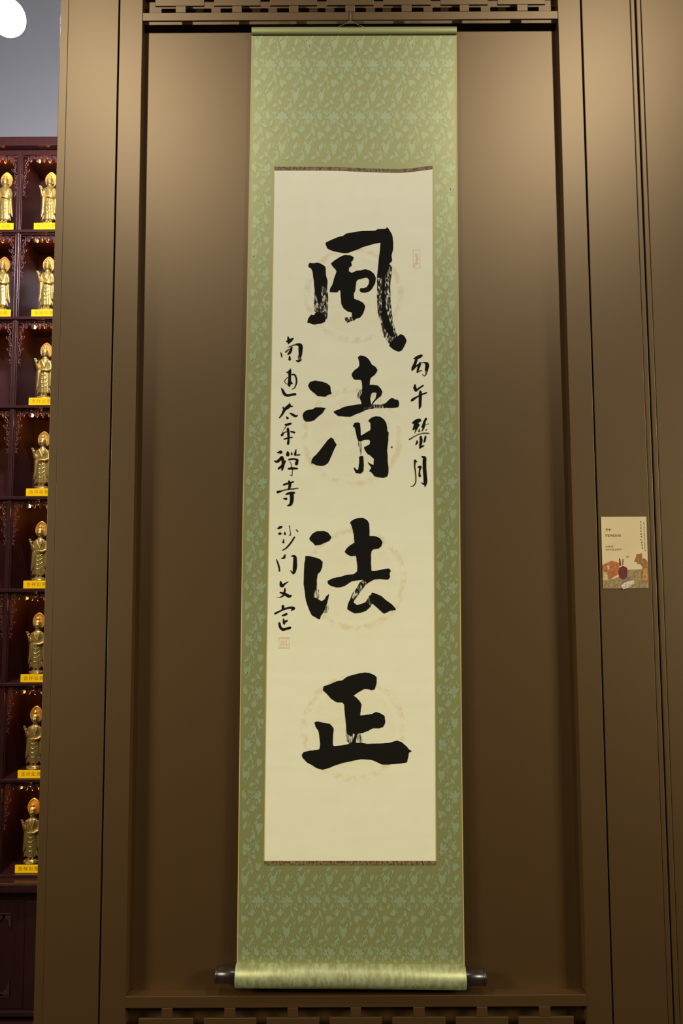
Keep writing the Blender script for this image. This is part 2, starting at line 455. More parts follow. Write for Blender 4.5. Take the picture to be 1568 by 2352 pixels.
# top rod wrapped in silk, bottom roller, end knobs, hanging cord
rod = bmesh.new()
a, b = at(578, 71.5, 0.018), at(1048, 70.5, 0.018)
ax = (b - a).normalized()
loft(rod, [[p + Vector((0, -math.cos(q) * 0.0062, math.sin(q) * 0.0100)) for q in [2 * math.pi * k / 20 for k in range(20)]] for p in (a, a + ax * 0.002, b - ax * 0.002, b)])
obj('top_rod', rod, SILK, scroll)
RC = 0.0035
a, b = at(541.5, 2239.5, RC), at(1068, 2244.5, RC); ax = (b - a).normalized(); L = (b - a).length
RR = 0.0252
roll = bmesh.new()
lathe_x(roll, [(0, RR - 0.001), (0.001, RR), (L / 2, RR), (L - 0.001, RR), (L, RR - 0.001)], a, ax, 48)
roll = obj('bottom_roller', roll, SILK_ROLL, scroll, smooth=True)
for p, d, q in ((a, -1, (493, 2243)), (b, 1, (1117, 2249))):
    l = abs(at(*q, RC).x - p.x); kb = bmesh.new()
    lathe_x(kb, [(-0.004, 0.0165), (0, 0.0165), (l - 0.0085, 0.0168), (l - 0.0080, 0.0160), (l - 0.0072, 0.0160), (l - 0.0066, 0.0172), (l - 0.003, 0.0166), (l - 0.0008, 0.0140), (l, 0.0105)], p, ax * d, 32)
    obj('roller_knob', kb, KNOB, scroll, smooth=True)
cord = bmesh.new()
top = at(804.5, 41, -0.004)
tube(cord, [at(772, 64, 0.014), at(803, 50, -0.0015), top], 0.0005, 6)
tube(cord, [at(838, 63, 0.014), at(806, 50, -0.0015), top], 0.0005, 6)
obj('hanging_cord', cord, CORD, scroll)
hook = bmesh.new()
tube(hook, [at(805, 22, 0.001), at(805, 22, -0.004), at(805, 30, -0.006), at(804.5, 42, -0.0055), at(804.5, 44, -0.002)], 0.0012, 6)
hk = obj('wall_hook', hook, METAL, origin=at(805, 25, 0.0)); hk['label'] = 'small metal hook on the lattice rail above the scroll'; hk['category'] = 'hook'

# ---- brush writing
def chaikin(p, it=1):
    for _ in range(it):
        q = []
        n = len(p)
        for i in range(n):
            a, b = p[i], p[(i + 1) % n]
            q.append((a[0] * .88 + b[0] * .12, a[1] * .88 + b[1] * .12)); q.append((a[0] * .12 + b[0] * .88, a[1] * .12 + b[1] * .88))
        p = q
    return p
layer = [0]
def ink_poly(bm, poly, org, sc, off=0.0019, it=1, rag=0.0):
    pts = [(org[0] + x / sc, org[1] + y / sc) for x, y in chaikin(poly, it)]
    if rag: pts = [(x + random.uniform(-rag, rag), y + random.uniform(-rag, rag)) for x, y in pts]
    layer[0] += 1
    o = off + (layer[0] % 7) * 0.00003
    vs = [bm.verts.new(sh(x, y, o)) for x, y in pts]
    for tri in tessellate_polygon([[Vector((x, y, 0)) for x, y in pts]]):
        try: bm.faces.new([vs[i] for i in tri])
        except ValueError: pass

def ink_stroke(bm, pts, org, sc, off=0.0019):
    """pts: (x, y, width) along a brush stroke"""
    P = [(org[0] + x / sc, org[1] + y / sc, w / sc / 2) for x, y, w in pts]
    fine = []
    n = len(P)
    for i in range(n - 1):
        p0, p1, p2, p3 = P[max(i - 1, 0)], P[i], P[i + 1], P[min(i + 2, n - 1)]
        for k in range(6):
            t = k / 6
            fine.append(tuple(0.5 * (2 * p1[j] + (p2[j] - p0[j]) * t + (2 * p0[j] - 5 * p1[j] + 4 * p2[j] - p3[j]) * t * t + (3 * p1[j] - p0[j] - 3 * p2[j] + p3[j]) * t ** 3) for j in range(3)))
    fine.append(P[-1])
    layer[0] += 1
    o = off + (layer[0] % 7) * 0.00003
    prev = None
    for i, (x, y, w) in enumerate(fine):
        a = fine[max(i - 1, 0)]; b = fine[min(i + 1, len(fine) - 1)]
        dx, dy = b[0] - a[0], b[1] - a[1]; l = math.hypot(dx, dy) or 1
        nx, ny = -dy / l, dx / l
        w = max(w, 0.25)
        cur = (bm.verts.new(sh(x + nx * w, y + ny * w, o)), bm.verts.new(sh(x - nx * w, y - ny * w, o)))
        if prev: bm.faces.new((prev[0], cur[0], cur[1], prev[1]))
        prev = cur
    for (x, y, w), (ox, oy, _) in ((fine[0], fine[1]), (fine[-1], fine[-2])):
        a0 = math.atan2(y - oy, x - ox)
        ring = [bm.verts.new(sh(x + math.cos(a0 + q) * w * .9, y + math.sin(a0 + q) * w * .9, o)) for q in [-1.57, -1.0, -.5, 0, .5, 1.0, 1.57]]
        bm.faces.new(ring)

def character(solid, dry, org, sc, sparse=()):
    bm = bmesh.new()
    for p in solid: ink_poly(bm, p, org, sc, rag=0.35)
    ch = obj('ink_character', bm, INK, paper)
    for polys, m in ((dry, DRY), (sparse, DRY2)):
        for p in polys:
            bm = bmesh.new(); ink_poly(bm, p, org, sc, 0.0017, 1, 0.5)
            obj('dry_brush_mark', bm, m, paper)

# first character
character([
 [(340,350),(420,310),(525,265),(580,255),(640,215),(770,195),(850,185),(1040,178),(1060,160),(1180,155),(1195,130),(1225,160),(1255,210),(1275,270),(1285,350),(1280,440),(1258,520),(1268,600),(1235,630),(1215,700),(1195,780),(1120,830),(1060,830),(1068,720),(1085,560),(1100,430),(1110,345),(1020,360),(930,385),(850,410),(770,445),(650,490),(600,492),(480,470),(400,440),(370,425)],
 [(1130,800),(1172,800),(1165,1000),(1172,1200),(1215,1380),(1262,1520),(1315,1640),(1255,1650),(1180,1570),(1130,1400),(1122,1200),(1130,1000)],
 [(1225,1770),(1250,1720),(1310,1660),(1345,1640),(1385,1610),(1435,1635),(1470,1700),(1450,1750),(1430,1790),(1410,1830),(1360,1855),(1290,1830)],
 [(110,650),(125,625),(180,630),(225,622),(290,640),(345,675),(352,800),(375,870),(370,945),(330,965),(300,940),(285,1000),(285,1100),(265,1215),(240,1180),(225,1075),(205,1040),(190,950),(180,850),(165,740),(140,695),(112,685)],
 [(90,1455),(110,1390),(150,1340),(185,1350),(210,1310),(280,1310),(330,1330),(345,1400),(340,1440),(290,1465),(235,1470),(180,1480),(130,1460)],
 [(420,635),(470,590),(540,545),(610,512),(690,520),(740,550),(725,590),(700,610),(712,665),(670,690),(670,740),(710,765),(770,735),(840,730),(900,712),(970,735),(1015,775),(1045,840),(1030,910),(1000,970),(950,1020),(880,1038),(835,1030),(815,1000),(830,975),(880,975),(920,960),(945,910),(950,860),(920,828),(860,840),(800,855),(772,880),(765,940),(755,1010),(735,1060),(740,1120),(820,1150),(870,1185),(895,1225),(885,1280),(860,1340),(820,1385),(770,1395),(730,1430),(712,1370),(712,1310),(650,1295),(600,1260),(565,1200),(555,1100),(550,1005),(535,1000),(515,1030),(400,1030),(410,980),(440,930),(455,870),(480,800),(500,740),(470,700),(435,660)]],
 [[(1060,800),(1195,770),(1235,640),(1272,690),(1250,850),(1240,960),(1245,1080),(1250,1200),(1265,1330),(1290,1450),(1310,1560),(1345,1640),(1300,1700),(1228,1750),(1190,1700),(1150,1640),(1130,1540),(1105,1440),(1070,1330),(1062,1200),(1055,1060),(1060,900)],
  [(190,950),(370,930),(385,1100),(382,1260),(370,1390),(340,1420),(270,1320),(200,1310),(180,1220),(195,1080)],
  [(730,1425),(640,1455),(620,1430),(610,1385),(660,1380),(712,1370)]],
 (690, 500), 6.031)
# second character
character([
 [(103,520),(130,465),(205,445),(290,460),(355,480),(410,520),(418,590),(430,630),(380,645),(340,668),(240,662),(190,620),(130,570)],
 [(28,930),(40,890),(90,855),(160,845),(215,815),(300,820),(350,825),(310,890),(240,945),(190,995),(140,1012),(75,1015),(45,990),(32,950)],
 [(150,1560),(175,1510),(230,1460),(300,1370),(390,1255),(420,1238),(455,1250),(470,1290),(500,1330),(470,1390),(440,1460),(405,1540),(385,1580),(345,1615),(290,1630),(220,1620),(165,1590),(150,1600)],
 [(795,125),(820,100),(880,105),(930,135),(965,180),(985,225),(1030,250),(1070,300),(1045,345),(1010,380),(970,410),(960,440),(958,505),(1010,505),(1070,515),(1110,560),(1135,605),(1115,660),(1060,700),(1020,740),(1000,778),(985,775),(1000,740),(1040,690),(1050,640),(1050,610),(1000,610),(975,640),(965,690),(970,740),(982,775),(960,800),(875,815),(880,865),(840,885),(770,910),(690,945),(600,942),(520,935),(480,905),(455,875),(520,850),(600,810),(680,795),(780,780),(845,772),(840,740),(815,680),(850,620),(855,560),(850,480),(840,435),(740,430),(710,380),(710,350),(740,310),(800,265),(815,240),(810,170)],
 [(1130,795),(1180,755),(1225,715),(1250,690),(1280,690),(1310,710),(1350,710),(1365,750),(1355,815),(1280,825),(1180,825)],
 [(728,1075),(740,1040),(780,1022),(825,1035),(830,1110),(835,1210),(900,1170),(965,1135),(970,1090),(965,1030),(935,1000),(980,960),(1040,938),(1100,945),(1150,980),(1185,1030),(1200,1090),(1202,1150),(1222,1165),(1215,1250),(1205,1350),(1200,1430),(1205,1480),(1205,1540),(1215,1640),(1218,1720),(1200,1775),(1140,1795),(1080,1785),(1020,1770),(985,1720),(950,1700),(980,1650),(945,1600),(925,1570),(975,1600),(1010,1620),(1018,1530),(975,1490),(930,1465),(890,1410),(878,1365),(920,1350),(955,1330),(965,1280),(940,1262),(880,1270),(830,1290),(800,1285),(780,1230),(765,1160),(750,1095),(735,1090)],
 [(812,1500),(850,1485),(870,1500),(875,1600),(872,1700),(830,1735),(765,1725),(735,1660),(745,1650),(785,1690),(802,1670),(812,1580)],
 [(1250,1360),(1275,1355),(1270,1382),(1255,1378)]],
 [[(865,810),(985,775),(1110,780),(1200,750),(1180,828),(1050,828),(960,840),(870,865)]],
 (690, 800), 6.031,
 [[(800,1285),(840,1285),(845,1480),(852,1500),(815,1510),(825,1470),(815,1380),(798,1350)],
  [(855,560),(830,570),(790,620),(780,670),(800,700),(830,710),(815,680),(850,620)]])
# third character
character([
 [(180,400),(230,330),(290,300),(390,295),(450,330),(490,390),(455,440),(400,460),(330,490),(265,500),(230,460),(195,430)],
 [(128,640),(200,650),(270,665),(330,690),(365,725),(362,790),(335,860),(300,890),(285,970),(285,1050),(275,1100),(245,1150),(240,1220),(290,1235),(350,1270),(390,1250),(420,1200),(455,1170),(445,1230),(430,1290),(400,1370),(370,1430),(340,1480),(330,1525),(290,1510),(220,1470),(180,1390),(160,1340),(140,1280),(125,1200),(115,1120),(105,1050),(105,900),(112,770),(125,700)],
 [(745,180),(790,140),(860,115),(930,115),(985,150),(1010,200),(1015,290),(1015,370),(1060,370),(1120,375),(1170,405),(1195,460),(1180,510),(1130,545),(1065,555),(1040,580),(1035,650),(1035,760),(1040,850),(1110,850),(1200,830),(1280,815),(1312,850),(1290,890),(1300,940),(1270,975),(1180,965),(1080,970),(1010,1010),(985,1020),(930,970),(830,985),(760,1000),(690,1050),(620,1080),(550,1080),(480,1060),(440,1030),(435,990),(500,955),(600,935),(700,905),(800,895),(845,860),(845,780),(835,680),(825,640),(760,650),(710,625),(670,590),(690,550),(740,500),(790,470),(808,460),(800,380),(785,290),(765,220)],
 [(775,1230),(800,1250),(795,1290),(840,1325),(900,1310),(960,1285),(1010,1320),(1045,1330),(1000,1375),(960,1410),(870,1435),(810,1440),(740,1405),(705,1380),(715,1310),(740,1255)],
 [(1000,1205),(1040,1180),(1045,1150),(1100,1165),(1180,1200),(1260,1270),(1330,1320),(1385,1390),(1300,1405),(1215,1445),(1130,1370),(1065,1310),(1030,1270)]],
 [[(890,1000),(930,965),(1010,1005),(940,1070),(890,1140),(840,1210),(795,1275),(740,1260),(775,1170),(830,1100)],
  [(955,1285),(1000,1225),(1040,1260),(1060,1310),(1020,1335)]],
 (680, 1170), 6.031,
 [[(240,1130),(285,1070),(330,1150),(328,1210),(300,1245),(240,1230)], [(390,1370),(440,1310),(455,1370),(430,1440),(380,1430)]])
# fourth character
character([
 [(350,260),(430,235),(520,195),(600,180),(650,140),(720,115),(800,95),(870,82),(940,85),(1000,110),(1035,145),(1030,230),(1010,300),(970,310),(930,295),(870,295),(810,330),(735,380),(780,410),(820,455),(840,500),(830,570),(820,635),(880,630),(970,615),(1030,590),(1080,605),(1135,640),(1145,730),(1120,780),(1075,800),(980,800),(920,835),(850,860),(790,870),(770,930),(765,985),(830,985),(900,998),(1000,995),(1100,995),(1210,985),(1290,955),(1350,975),(1420,1030),(1450,1070),(1490,1095),(1450,1110),(1440,1180),(1425,1240),(1330,1255),(1200,1265),(1100,1265),(1030,1230),(960,1205),(850,1195),(720,1220),(600,1245),(500,1275),(420,1310),(340,1335),(250,1305),(200,1270),(140,1240),(80,1175),(70,1140),(100,1105),(190,1085),(300,1070),(310,1000),(300,930),(290,840),(250,780),(232,720),(270,710),(340,725),(430,740),(485,800),(475,870),(470,1000),(480,1030),(560,1020),(650,1010),(715,980),(740,920),(755,880),(735,860),(710,905),(650,870),(640,760),(630,640),(620,540),(615,490),(590,465),(520,465),(450,420),(390,355),(345,310)]],
 [], (680, 1530), 5.6,
 [[(635,780),(720,780),(740,880),(720,990),(690,1000),(640,960)], [(780,880),(830,870),(860,985),(790,985)]])

# inscriptions: one object per written character
def inscription(strokes, org, sc, grey=()):
    bm = bmesh.new()
    for s in strokes: ink_stroke(bm, s, org, sc)
    o = obj('inscription_character', bm, INK, paper)
    if grey:
        bm = bmesh.new()
        for s in grey: ink_stroke(bm, s, org, sc, 0.0017)
        obj('faded_brush_mark', bm, INK_GREY, paper)
O6, O7, O8, O9, O10 = (620, 760), (610, 1000), (610, 1190), (920, 800), (920, 950)
inscription([[(520,165,30),(440,225,80),(375,235,35)], [(405,130,25),(420,230,70),(415,290,20)], [(235,480,12),(255,530,32),(265,590,25)],
  [(600,300,40),(680,330,95),(685,450,90),(680,570,60)], [(590,665,25),(640,680,45),(705,650,20)], [(485,370,45),(455,470,60),(405,525,35)], [(440,575,35),(440,640,60)]], O6, 9.8,
  [[(400,370,16),(500,330,28),(620,295,40)], [(430,410,30),(355,470,45)], [(665,560,80),(665,640,70)]])
inscription([[(460,855,20),(440,925,70),(375,930,20)], [(445,900,65),(440,1080,62),(432,1210,70),(430,1255,12)], [(400,1040,14),(335,1110,16),(338,1165,14),(390,1200,8)],
  [(480,985,20),(550,985,35),(592,1080,36),(590,1180,32),(550,1280,22),(490,1310,12)], [(465,1160,60),(505,1190,18)], [(255,1285,18),(290,1350,55),(325,1420,60),(400,1450,55),(500,1430,48),(570,1425,50)]], O6, 9.8)
inscription([[(440,1635,30),(425,1690,80),(330,1770,65),(270,1880,42),(210,1955,25)], [(290,1715,25),(315,1765,45)], [(430,1700,40),(515,1695,16)], [(450,1850,25),(520,1890,55),(580,1920,45),(625,1890,12)], [(370,1935,25),(395,1965,55)]], O6, 9.8)
inscription([[(345,2110,40),(400,2105,50),(465,2085,42)], [(360,2140,18),(300,2240,7),(270,2310,10)], [(400,2200,55),(412,2300,58),(415,2440,48),(405,2540,55)], [(470,2265,35),(550,2285,42)],
  [(265,2345,60),(310,2295,25),(390,2260,14)], [(315,2433,28),(400,2412,30),(500,2392,26)]], O6, 9.8)
inscription([[(265,385,25),(340,375,80)], [(200,575,25),(255,590,55),(330,530,65),(365,490,55),(390,570,65),(390,660,70),(368,780,35)], [(440,575,30),(390,660,50),(290,745,45)],
  [(495,370,40),(497,435,85)], [(578,385,22),(585,425,45)], [(685,315,15),(665,400,48),(662,440,45)], [(520,545,35),(620,528,36),(720,550,40)], [(715,555,50),(690,640,75)],
  [(535,590,10),(575,640,12),(577,740,20)], [(510,750,38),(600,740,55),(715,745,30)], [(602,770,14),(597,850,14),(585,905,20),(545,885,8)]], O7, 9.8, [[(700,440,40),(765,435,35)]])
inscription([[(405,1110,42),(500,1080,40),(625,1045,32)], [(525,1030,45),(545,1110,65),(520,1210,42)], [(270,1275,60),(340,1255,38)], [(455,1325,28),(540,1300,60),(640,1290,50)],
  [(585,1300,85),(588,1440,82),(560,1550,65),(490,1580,25)], [(400,1420,20),(460,1428,60)]], O7, 9.8, [[(330,1258,38),(500,1212,32),(600,1205,36),(730,1190,28)]])
inscription([[(205,175,22),(245,155,46),(272,145,25)], [(220,268,25),(240,260,42),(262,265,20)], [(322,232,10),(325,268,36)], [(302,350,8),(298,410,36)], [(485,320,25),(420,420,26),(350,500,22),(280,545,12)]], O8, 7.35,
  [[(400,130,22),(410,200,12),(420,270,18),(405,292,28)], [(515,195,20),(540,225,26)]])
inscription([[(265,680,12),(310,665,38),(325,620,22)], [(180,695,12),(205,760,26),(228,840,26),(232,895,24)], [(430,640,12),(490,652,50),(495,760,66),(490,850,66),(468,930,35),(420,885,12)]], O8, 7.35)
inscription([[(250,1070,22),(265,1130,60),(285,1145,42),(320,1110,28),(375,1075,14)], [(325,1190,24),(315,1260,34),(290,1310,28),(240,1338,12)], [(245,1255,25),(320,1280,46),(390,1318,52),(425,1310,34)]], O8, 7.35, [[(240,1338,14),(190,1335,6)]])
inscription([[(290,1480,40),(295,1535,50)], [(160,1610,36),(230,1575,26),(300,1542,28),(400,1512,36),(475,1522,46),(430,1560,14)], [(285,1645,26),(350,1620,42)], [(300,1700,16),(310,1765,44),(315,1795,14)], [(320,1755,28),(360,1730,30)], [(230,1770,34),(245,1840,44),(290,1880,46),(340,1870,42),(410,1850,46)]], O8, 7.35)
inscription([[(440,350,30),(560,310,110),(700,245,90)], [(530,380,90),(480,520,95),(420,660,110),(380,740,45)], [(420,700,60),(520,600,50),(620,530,40)], [(650,470,35),(640,540,90),(600,650,80),(560,800,55)],
  [(800,480,40),(880,520,110),(890,610,130),(865,720,110)]], O9, 14.7, [[(560,800,60),(705,745,36)], [(680,490,30),(800,480,45)], [(875,720,110),(855,860,60),(800,930,40),(735,880,26)]])
inscription([[(480,1220,36),(480,1330,110),(510,1430,65),(600,1360,60),(760,1250,45)], [(370,1760,70),(420,1720,85),(560,1630,50),(700,1560,50),(870,1500,46)], [(665,1460,85),(662,1600,105),(655,1800,95),(650,1950,85),(615,2050,12)]], O9, 14.7)
inscription([[(350,280,35),(450,240,115),(560,200,105),(600,220,40)], [(470,260,140),(440,380,120),(370,480,40)], [(540,330,60),(470,460,50),(415,600,8)], [(760,150,65),(710,250,70),(690,340,90),(635,400,45)], [(700,380,60),(670,460,45),(630,540,12)],
  [(565,455,12),(550,530,52)], [(490,800,16),(490,860,60),(455,925,35)], [(600,700,75),(612,800,85),(595,920,75),(575,1035,45)], [(580,1010,60),(695,960,36)], [(745,690,60),(722,800,60),(700,850,46)]], O10, 13.07,
  [[(750,330,18),(835,305,24)], [(740,510,20),(780,480,36)], [(260,775,50),(400,690,34),(550,615,34),(700,590,42),(840,595,45)]])
inscription([[(415,1420,60),(480,1440,36)], [(430,1400,60),(418,1560,42),(440,1750,30),(455,1950,30),(440,2080,28),(370,2170,26),(285,2170,8)], [(640,1290,45),(715,1330,100),(712,1450,108),(715,1650,108),(730,1850,105),(742,2050,105),(730,2195,20)], [(610,2070,12),(690,2110,60)],
  [(510,1610,26),(585,1600,80),(570,1700,45),(560,1790,48),(572,1870,80)]], O10, 13.07)
def seal(rects):
    bm = bmesh.new()
    for x0, y0, x1, y1 in rects:
        vs = [bm.verts.new(sh(x, y, 0.0019)) for x, y in ((x0, y0), (x1, y0), (x1, y1), (x0, y1))]; bm.faces.new(vs)
    o = obj('red_seal', bm, SEAL, paper); o['label'] = 'faint orange-red seal stamp'
x0, y0, x1, y1 = 639.5, 1463.5, 664.5, 1489.5
seal([(x0, y0, x1, y0 + 4), (x0, y1 - 3, x1, y1), (x0, y0 + 4, x0 + 1.6, y1 - 3), (x1 - 1.6, y0 + 4, x1, y1 - 3), (x0 + 5, y0 + 6, x0 + 7, y1 - 5), (x0 + 11, y0 + 5, x0 + 12.8, y1 - 4), (x0 + 17, y0 + 6, x0 + 19, y1 - 5), (x0 + 7, y0 + 10, x0 + 17, y0 + 11.6), (x0 + 3, y0 + 16, x0 + 22, y0 + 17.5)])
x0, y0, x1, y1 = 948, 573, 964.8, 615.5
seal([(x0, y0, x1, y0 + 1.4), (x0, y1 - 1.4, x1, y1), (x0, y0, x0 + 1.4, y1), (x1 - 1.4, y0, x1, y1), (x0 + 5, y0 + 9, x0 + 11, y0 + 18), (x0 + 7, y0 + 18, x0 + 12.5, y0 + 25), (x0 + 6, y0 + 25, x0 + 10.5, y0 + 30), (x0 + 4.5, y0 + 31, x0 + 12, y0 + 34), (x0 + 1.4, y0 + 32, x0 + 5, y0 + 39)])

# ------------------------------------------------------------------ exhibit card on the right-hand panel
def cflat(name, col):
    m = mat(name, col, 0.6, 0, 0.35); t = NT(m)
    t.l(t.mix(t.ramp(t.noise(t.coord(), 170, 3, 0.6), [(0.35, (0, 0, 0)), (0.65, (1, 1, 1))]), tuple(c * 0.72 for c in col), tuple(min(c * 1.22 + 0.012, 1) for c in col)), t.b.inputs['Base Color'])
    return m
CO, CS = (1360, 1170), 10.453
def cpt(x, y, off): return at(CO[0] + x / CS, CO[1] + y / CS, -off)
card = empty('exhibit_card', cpt(800, 1900, 0.0005), 'small cream exhibit card with printed roof, lantern and foliage on the brown panel', 'card')
def cpoly(name, polys, m, off=0.0017, parent=card, it=1):
    bm = bmesh.new()
    for i, p in enumerate(polys):
        q = chaikin(p, it) if it else p
        vs = [bm.verts.new(cpt(x, y, off + i * 0.00002)) for x, y in q]
        for tri in tessellate_polygon([[Vector((x, y, 0)) for x, y in q]]):
            try: bm.faces.new([vs[k] for k in tri])
            except ValueError: pass
    return obj(name, bm, m, parent)
bm = bmesh.new()
cr = [(205, 180), (1295, 175), (1350, 1890), (255, 1900)]
fr = [bm.verts.new(cpt(x, y, 0.0015)) for x, y in cr]; bk = [bm.verts.new(cpt(x, y, 0.0)) for x, y in cr]
bm.faces.new(fr); bm.faces.new(bk[::-1])
for i in range(4): bm.faces.new((fr[i], bk[i], bk[(i + 1) % 4], fr[(i + 1) % 4]))
CARD = cflat('cream_card', (0.66, 0.52, 0.28))
t = NT(CARD); t.l(t.mix(t.noise(t.coord(), 14, 2), (0.60, 0.47, 0.24), (0.74, 0.60, 0.35)), t.b.inputs['Base Color'])
cardboard = obj('card_sheet', bm, CARD, card)
cpoly('printed_ground', [[(830, 1450), (1180, 1440), (1200, 1600), (1342, 1720), (1349, 1888), (256, 1898), (246, 1690), (370, 1700), (620, 1630)]], cflat('print_olive', (0.30, 0.21, 0.085)), 0.00160, cardboard, 0)
cpoly('printed_roof', [[(240, 1340), (330, 1290), (460, 1230), (560, 1250), (640, 1290), (650, 1400), (620, 1560), (480, 1640), (390, 1700), (360, 1560), (300, 1500), (241, 1480)]], cflat('print_orange', (0.42, 0.13, 0.035)), 0.00175, cardboard)
cpoly('printed_foliage', [[(1000, 1260), (1030, 1180), (1070, 1060), (1120, 1070), (1190, 1050), (1200, 1200), (1245, 1170), (1320, 1240), (1332, 1380), (1340, 1740), (1170, 1740), (1180, 1480), (1200, 1380), (1150, 1310), (1090, 1320), (1070, 1260)]], cflat('print_brown', (0.30, 0.13, 0.03)), 0.00175, cardboard)
cpoly('printed_foliage', [[(1090, 1200), (1120, 1185), (1120, 1250), (1095, 1270)], [(1230, 1430), (1320, 1400), (1335, 1700), (1190, 1720), (1200, 1560)]], cflat('print_ochre', (0.45, 0.22, 0.06)), 0.00185, cardboard)
cpoly('printed_lantern', [[(620, 1470), (660, 1390), (740, 1355), (830, 1400), (840, 1500), (838, 1600), (800, 1650), (740, 1690), (650, 1640), (630, 1560)], [(640, 1170), (670, 1190), (690, 1350), (650, 1350)], [(725, 1190), (745, 1190), (735, 1340), (720, 1340)]], cflat('print_dark_red', (0.13, 0.016, 0.014)), 0.00190, cardboard)
cpoly('printed_shadow', [[(690, 1700), (830, 1640), (935, 1610), (940, 1650), (760, 1760), (700, 1800)]], cflat('print_mauve', (0.21, 0.15, 0.12)), 0.00182, cardboard)
cpoly('printed_bird', [[(800, 1130), (840, 1108), (890, 1120), (850, 1165)]], cflat('print_grey', (0.30, 0.23, 0.17)), 0.00182, cardboard)
cpoly('printed_wall', [[(246, 1500), (330, 1510), (365, 1560), (368, 1690), (247, 1670)], [(340, 1360), (400, 1340), (420, 1420), (370, 1450)]], cflat('print_pale', (0.50, 0.38, 0.19)), 0.00195, cardboard)
tag = cpoly('paper_tag', [[(690, 1830), (750, 1770), (870, 1730), (1000, 1700), (1005, 1780), (880, 1870), (740, 1920), (710, 1890)]], cflat('print_white', (0.62, 0.50, 0.38)), 0.0022, card)
TXT = cflat('print_text', (0.27, 0.18, 0.045)); TXT2 = cflat('print_text_pale', (0.42, 0.30, 0.12)); TXT3 = cflat('print_text_red', (0.36, 0.12, 0.05))
def glyphs(x0, y0, x1, y1, n, m, vertical=False):
    """tiny illegible printed characters, each a few strokes"""
    bm = bmesh.new()
    for i in range(n):
        if vertical: cx, cy, w = x0 + (x1 - x0) * i / max(n - 1, 1), y0 + (y1 - y0) * i / max(n - 1, 1), abs(y1 - y0) / n * 0.82
        else: w = (x1 - x0) / n * 0.84; cx, cy = x0 + (x1 - x0) * (i + .5) / n, (y0 + y1) / 2
        h = w if vertical else (y1 - y0); w2 = 34 if vertical and w > 34 else w
        for k in range(4):
            if k % 2: a = (cx - w2 / 2, cy - h / 2 + h * random.random() * .9, w2, h * .13)
            else: a = (cx - w2 / 2 + w2 * random.random() * .8, cy - h / 2, w2 * .17, h)
            q = [(a[0], a[1]), (a[0] + a[2], a[1]), (a[0] + a[2], a[1] + a[3]), (a[0], a[1] + a[3])]
            bm.faces.new([bm.verts.new(cpt(x, y, 0.0018)) for x, y in q])
    return obj('printed_text', bm, m, cardboard)
glyphs(315, 460, 450, 515, 2, TXT); glyphs(315, 598, 690, 652, 7, TXT); glyphs(315, 868, 515, 910, 5, TXT2); glyphs(320, 944, 705, 985, 9, TXT2)
glyphs(1160, 300, 1168, 590, 5, TXT, True); glyphs(1172, 655, 1196, 930, 5, TXT3, True); glyphs(1236, 320, 1262, 990, 14, TXT2, True)

# ------------------------------------------------------------------ shrine cabinet with rows of gilded statues, beyond the wall's end
YS0 = 1.10                                         # front of the cabinet's boards
DEP = 0.20
XDIV = meanx([(48, 450), (45, 520), (34, 760), (27, 900), (21.5, 1080), (14, 1260), (9, 1460)], YS0)
PIT = 0.174
UPW = 0.013
levels = [az(y, 60, YS0) for y in (527, 726.5, 930, 1139.5, 1352, 1568, 1789, 2010)]     # top of each board's front edge
ZC = az(322, 60, YS0)
x_l, x_r = XDIV - 2.02 * PIT, XDIV + 1.10 * PIT
cab = empty('shrine_cabinet', ((x_l + x_r) / 2, YS0 + DEP, ZF), 'tall dark red lacquered shrine cabinet with niches, left of the brown wall', 'cabinet')
def cb(name, x0, x1, y0, y1, z0, z1, bev=0.002, m=WOOD, parent=None): return obj(name, box(x0, x1, y0, y1, z0, z1, bev), m, parent or cab)
cb('back_panel', x_l, x_r, YS0 + DEP, YS0 + DEP + 0.02, levels[-1] - 0.02, ZC, 0)
cb('cornice', x_l, x_r + 0.01, YS0 - 0.02, YS0 + DEP + 0.02, az(340, 60, YS0), az(320, 60, YS0), 0.003)
cb('cornice', x_l, x_r, YS0 + 0.012, YS0 + DEP, az(352, 60, YS0), az(341, 60, YS0), 0.002)
for i in range(3):
    xc = XDIV + (i - 1) * PIT
    cb('upright', xc - UPW / 2, xc + UPW / 2, YS0, YS0 + DEP, levels[-1] - 0.01, az(345, 60, YS0), 0.0025)
    cb('bead_moulding', xc - UPW / 2 - 0.0045, xc - UPW / 2 - 0.0003, YS0 + 0.004, YS0 + 0.016, levels[-1], az(350, 60, YS0), 0.0015)
    cb('bead_moulding', xc + UPW / 2 + 0.0003, xc + UPW / 2 + 0.0045, YS0 + 0.004, YS0 + 0.016, levels[-1], az(350, 60, YS0), 0.0015)
for z in levels[:-1]:
    cb('shelf_board', x_l, x_r, YS0 + 0.004, YS0 + DEP, z - 0.019, z, 0.002)
    cb('shelf_lip', x_l, x_r, YS0 - 0.004, YS0 + 0.004, z - 0.013, z - 0.001, 0.002)
cb('ledge', x_l, x_r + 0.02, YS0 - 0.065, YS0 + DEP, levels[-1] - 0.040, levels[-1] - 0.006, 0.006)
cb('plinth_step', x_l, x_r + 0.005, YS0 - 0.012, YS0 + DEP, levels[-1] - 0.008, levels[-1] + 0.004, 0.002)
zb1, zb0 = az(2068, 60, YS0 - 0.03), az(2318, 60, YS0 - 0.03)
cb('base_carcass', x_l, x_r, YS0 - 0.02, YS0 + DEP, ZF + 0.05, levels[-1] - 0.040, 0)
xg = at(55.5, 2200, YS0 - 0.03).x
cb('base_stile', xg + 0.001, x_r, YS0 - 0.034, YS0 - 0.02, zb0, zb1, 0.002)
